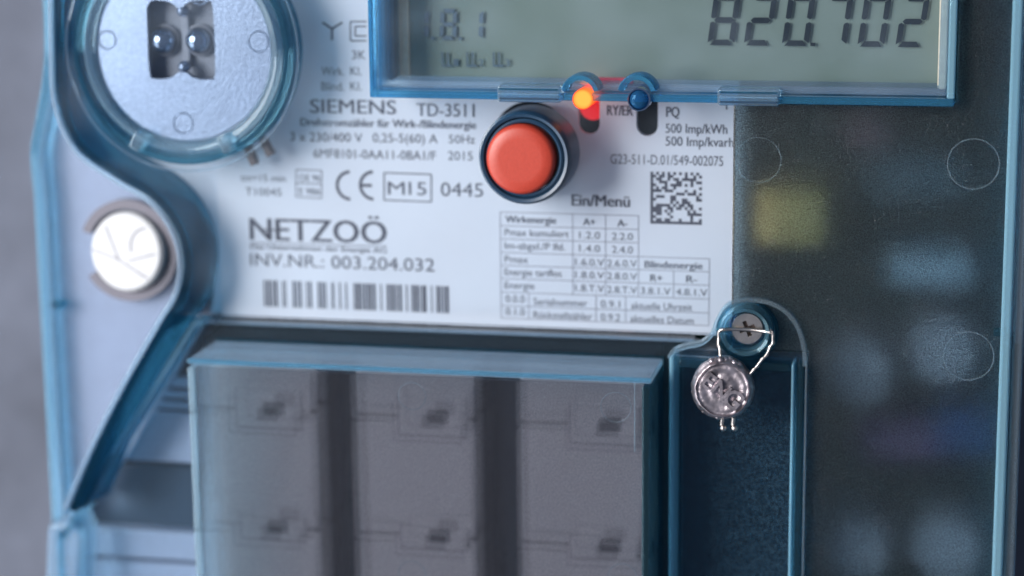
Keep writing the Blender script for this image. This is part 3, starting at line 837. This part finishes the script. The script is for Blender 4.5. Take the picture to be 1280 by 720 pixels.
# ---------------------------------------------------------------- terminals inside
tz = 9.0
tm = empty('terminal_block', meter)
cols = ((247, 399), (447, 595), (651, 806))
ytops = P(400, 440, tz)[1]
rowv = (462, 520, 668, 830)
ys = [P(500, v, tz)[1] for v in rowv]
bm = bmesh.new(); box(bm, P(262, 500, 0)[0], P(820, 500, 0)[0], YB, ytops, -8, tz - 7); obj('block_back', bm, M['gap'], tm)
firstmesh = {}
for ci, (ua, ub) in enumerate(cols):
    xa, xb = P(ua, 560, tz)[0], P(ub, 560, tz)[0]
    for ri in range(3):
        ya, yb = ys[ri] - .26, ys[ri + 1] + .26
        bm = bmesh.new(); box(bm, xa, xb, yb, ya, tz - 7, tz)
        o = obj('terminal_housing', bm, M['term'], tm, .35, 2)
    for ri in (1, 2):
        yc = ys[ri]; xc = xa + (xb - xa) * (.64, .68, .72)[ci]
        bm = bmesh.new()
        loops = [[(xc - 7, yc - 3.2 if ri == 1 else yc - 2.2), (xc + 5.5, yc - 3.2 if ri == 1 else yc - 2.2), (xc + 5.5, yc + 4 if ri == 1 else yc + 2), (xc - 7, yc + 4 if ri == 1 else yc + 2)],
                 [(xc - 1.8, yc - 1.0), (xc + 2.2, yc - 1.0), (xc + 2.2, yc + 1.6), (xc - 1.8, yc + 1.6)]]
        holed(bm, loops, tz - 1.5, tz + .5)
        cl = obj('clamp_frame', bm, M['term'], tm, .3)
        bm = bmesh.new(); box(bm, xc - 1.8, xc + 2.2, yc - 1, yc + 1.6, tz - .9, tz + .15); obj('clamp_hole_dark', bm, M['gap'], tm)  # dark block stands in for the shade inside the clamp hole
        bm = bmesh.new(); box(bm, loops[0][0][0] - .35, loops[0][1][0] + .1, loops[0][0][1] - .5, loops[0][0][1] - .02, tz - .2, tz + .08); obj('clamp_slit', bm, M['termline'], tm)
        bm = bmesh.new(); box(bm, loops[0][0][0] - .45, loops[0][0][0] - .02, loops[0][0][1], loops[0][2][1], tz - .2, tz + .08); obj('clamp_slit', bm, M['termline'], tm)
# stepped body seen at the lower left
for v0, v1, z1, mat in ((472, 484, -4, 'step'), (488, 498, -4.5, 'step'), (502, 512, -4, 'step'), (516, 578, -3, 'step'), (582, 660, -6, 'stepdark'), (664, 700, -3, 'step'), (704, 860, -4, 'step')):
    ya, yb = P(200, v0, z1)[1], P(200, v1, z1)[1]
    f = lambda v: P(max(92, 84 + (668 - v) * .613 + 14), v, z1)[0]
    bm = bmesh.new(); prism(bm, [(f(v0), ya), (P(285, v0, z1)[0], ya), (P(285, v0, z1)[0], yb), (f(v1), yb)], -13, z1); obj('body_step', bm, M[mat], meter, .6, 2)

# ---------------------------------------------------------------- screw flap on the right
flap = empty('screw_flap', tc)
pz = 7.0
xa = P(842, 560, pz)[0]; xb = P(1001, 560, pz)[0]; yt = P(930, 458, pz)[1]
wallbox('flap_side', P(837, 560, 12)[0], P(837, 560, 12)[0] + .8, YB, P(840, 446, 12)[1], fz0, 13, 'rimlight', .3).parent = flap
bm = bmesh.new(); box(bm, P(836, 560, 12)[0] + 1.5, P(1000, 560, 12)[0] - .6, YB, P(930, 448, 12)[1], pz - 1, pz); obj('flap_panel', bm, M['flap'], flap, .1)
for (ua, ub, z0, z1, mat) in ((988, 991.5, pz, 12.5, 'rimlight'), (995, 1004, fz0, 12.0, 'deep'), (1005, 1008, fz0, 12.3, 'ice'), (1010, 1017, fz0, 10.0, 'deep')):
    a, b = P(ua, 560, 12)[0], P(ub, 560, 12)[0]
    bm = bmesh.new(); box(bm, a, b, YB, P(1000, 457, 12)[1] + (.3 if ua < 1006 else -.6), z0, z1); obj('flap_rim', bm, M[mat], flap, .4, 3)
bm = bmesh.new(); box(bm, P(838, 452, 12)[0] + 1.5, P(988, 460, 12)[0], P(930, 463, 12)[1], P(930, 453, 12)[1], pz, 12.2); obj('flap_rim', bm, M['deep'], flap, .4, 3)
# ear-shaped tab with its raised edge
ez = 12.0
arc = spline([P(u, v, ez) for u, v in ((836, 448), (842, 440), (858, 434), (876, 430), (889, 419), (896, 402), (906, 386), (922, 378), (940, 376), (962, 379), (984, 392), (998, 412), (1005, 438), (1006, 458))], 10)
bm = bmesh.new(); rim(bm, arc, .75, 9.5, ez); obj('tab_edge', bm, M['ice'], flap, .22, 2, smooth=50)
bm = bmesh.new(); prism(bm, arc, 9.0, 9.9); obj('tab_plate', bm, M['flange'], flap)
sx, sy = P(933, 412, 13)
def pr(r): return mm(r, 933, 412, 13)
bm = bmesh.new(); lathe(bm, [(pr(24), 9.9), (pr(24), 14.0), (pr(26), 15.0), (pr(30), 15.2), (pr(33), 14.2), (pr(34), 12), (pr(34), 9.9), (pr(24), 9.9)], sx, sy, 72)
obj('screw_boss', bm, M['rimboss'], flap, smooth=50)
bm = bmesh.new(); lathe(bm, [(pr(35.5), 9.9), (pr(35.5), 11.8), (pr(37.5), 12.2), (pr(39.5), 11.6), (pr(39.5), 9.9), (pr(35.5), 9.9)], sx, sy - .6, 72)
obj('screw_boss_ring', bm, M['deep'], flap, smooth=50)
bm = bmesh.new(); lathe(bm, [(0, 9.9), (pr(23.5), 9.9), (pr(23.5), 10.3), (0, 10.3)], sx, sy, 48); obj('boss_floor', bm, M['navyc'], flap)
# screw head with cross recess
scr = empty('cover_screw', flap)
hz = 13.4; hr = pr(19.5); cross = []
hx, hy = P(934, 411, hz)
k = hr * .52; wv = hr * .13
for i in range(4):
    a = radians(22 + 90 * i); q = Vector((cos(a), sin(a))); tt = Vector((-q.y, q.x))
    for s, e in ((k, -wv), (k, wv), (wv, wv)): cross.append(tuple(Vector((hx, hy)) + q * s + tt * e))
bm = bmesh.new(); holed(bm, [circ(hx, hy, hr, 48), cross], 11.6, hz)
obj('screw_head', bm, M['steel'], scr, .35, 3).parent = flap
bm = bmesh.new(); lathe(bm, [(0, 10.3), (hr * .9, 10.3), (hr * .9, 11.5), (0, 11.55)], hx, hy, 32); obj('screw_shank', bm, M['brown'], flap)
bpy.data.objects.remove(scr)

# ---------------------------------------------------------------- lead seal on its twisted wire (hangs from the screw)
seal = empty('lead_seal')
seal.matrix_world = Matrix.Translation((0, 0, BASE_Z)) @ TO_METER
seal['label'] = 'round dented lead seal hanging by a twisted wire from the cover screw'
seal['category'] = 'lead seal'
lx, ly = P(902, 489, 18.5); LR = mm(37.5, 902, 489, 18.5)
tilt = Matrix.Translation((lx, ly, 16.0)) @ Matrix.Rotation(radians(2), 4, 'Y') @ Matrix.Rotation(radians(-4), 4, 'X')
bm = bmesh.new()
prof = [(0, -2.2)] + [(LR * a, b) for a, b in ((.80, -2.2), (.98, -1.7), (1.05, -.6), (1.06, .5), (1.02, 1.3), (.97, 1.9), (.92, 2.35), (.885, 2.45), (.86, 2.05), (.82, 1.9))]
prof += [(LR * .82 * (1 - i / 14), 1.9 + .12 * sin(i)) for i in range(1, 14)] + [(0, 1.95)]
lathe(bm, prof, 0, 0, 120)
for v in bm.verts:
    r = math.hypot(v.co.x, v.co.y); a = math.atan2(v.co.y, v.co.x)
    nn = noise.noise(Vector((v.co.x * .55, v.co.y * .55, 3.1))); n3 = noise.noise(Vector((v.co.x * 1.7, v.co.y * 1.7, v.co.z)))
    if v.co.z > 0: v.co.z += .13 * nn + .05 * n3
    s = 1 + .03 * noise.noise(Vector((cos(a) * 1.5, sin(a) * 1.5, v.co.z * .5))) + (.03 * noise.noise(Vector((cos(a) * 6, sin(a) * 6, v.co.z))) if r > LR * .8 else 0)
    v.co.x *= s; v.co.y *= s
bm.transform(tilt)
body = obj('seal_body', bm, M['lead'], seal, smooth=60)
# stamped characters, raised
bm = bmesh.new()
def stamp(s, px, py, h, ang, z):
    vs, fs = glyphs(s, .02)
    cx0 = (min(v.x for v in vs) + max(v.x for v in vs)) / 2; cy0 = (min(v.y for v in vs) + max(v.y for v in vs)) / 2
    mt = Matrix.Translation((px, py, 0)) @ Matrix.Rotation(radians(ang), 4, 'Z')
    lo = [bm.verts.new(mt @ Vector(((v.x - cx0) * h, (v.y - cy0) * h, z - .6))) for v in vs]
    hi = [bm.verts.new(mt @ Vector(((v.x - cx0) * h, (v.y - cy0) * h, z))) for v in vs]
    ed = {}
    for f in fs:
        bm.faces.new([hi[i] for i in f])
        for a, b in zip(f, f[1:] + f[:1]): ed[(a, b)] = ed.get((a, b), 0) + 1
    for (a, b) in ed:
        if (b, a) not in ed: bm.faces.new((lo[a], lo[b], hi[b], hi[a]))
stamp('E', -2.3, 1.5, 3.9, -38, 2.5); stamp('N', -.15, 0, 3.9, -38, 2.5); stamp('G', 1.9, -1.5, 4.6, -38, 2.55)
bm.transform(tilt)
obj('stamped_letters', bm, M['lead'], body)
# crimped collar where the wire enters
bm = bmesh.new()
for k in range(7):
    a = radians(58 + k * 9); ball(bm, (LR * .98 * cos(a), LR * .98 * sin(a), 1.0 + .5 * sin(k * 2.1)), .62 + .12 * sin(k * 3.3), 1.1, 12, 8)
for k in range(4):
    a = radians(188 + k * 23 + 5 * sin(k * 5)); ball(bm, (LR * 1.0 * cos(a), LR * 1.0 * sin(a), .9 + .5 * sin(k * 3)), .40 + .1 * sin(k * 4), 1.3, 10, 6)
bm.transform(tilt)
obj('crimped_edge', bm, M['lead'], seal, smooth=80)

def twisted(pts3, r, pitch, off):
    path = spline(pts3, 24)
    path = [tuple(Vector(q) + Vector((.05 * sin(i * .31), .05 * cos(i * .23), 0))) for i, q in enumerate(path)]
    res = [[], []]; s = 0; prev = Vector(path[0])
    for i, p in enumerate(path):
        p = Vector(p); s += (p - prev).length; prev = p
        t = (Vector(path[min(i + 1, len(path) - 1)]) - Vector(path[max(0, i - 1)])).normalized()
        a = t.cross(Vector((0.1, 0.2, 1))).normalized(); b = t.cross(a); ph = 2 * pi * s / pitch
        for k in (0, 1): res[k].append(p + (a * cos(ph + k * pi) + b * sin(ph + k * pi)) * off)
    bm = bmesh.new()
    tube(bm, path, r); tube(bm, [q for q in res[1]], r * .55, 6)
    return bm
wz = 15.6
wl = [P3(904, 412, wz), P3(900, 413, wz - .2), P3(898, 424, wz - .3), P3(900, 440, wz + .4), P3(902, 458, wz + 1.2)]
wr = [P3(962, 414, wz), P3(966, 417, wz - .2), P3(965, 430, wz - .2), P3(955, 447, wz + .4), P3(937, 468, wz + 1.0)]
for pts in (wl, wr): obj('twisted_wire', twisted(pts, .22, 2.4, .24), M['steel'], seal, smooth=60)
bm = bmesh.new(); tube(bm, spline([P3(900, 413, wz - .2), P3(912, 411.5, 14.4), P3(934, 412, 14.0), P3(954, 414, 14.4), P3(966, 416, wz - .2)], 10), .32)
obj('wire_loop', bm, M['steel'], seal, smooth=60)
for u0, u1 in ((902, 904), (916, 918)):
    bm = bmesh.new(); tube(bm, [P3(u0 + 1, 522, 15.5), P3(u0, 530, 15.4), P3(u1, 535, 15.6)], .34); ball(bm, P3(u1, 535, 15.6), .58, 1, 12, 8)
    obj('wire_end', bm, M['steel'], seal, smooth=60)
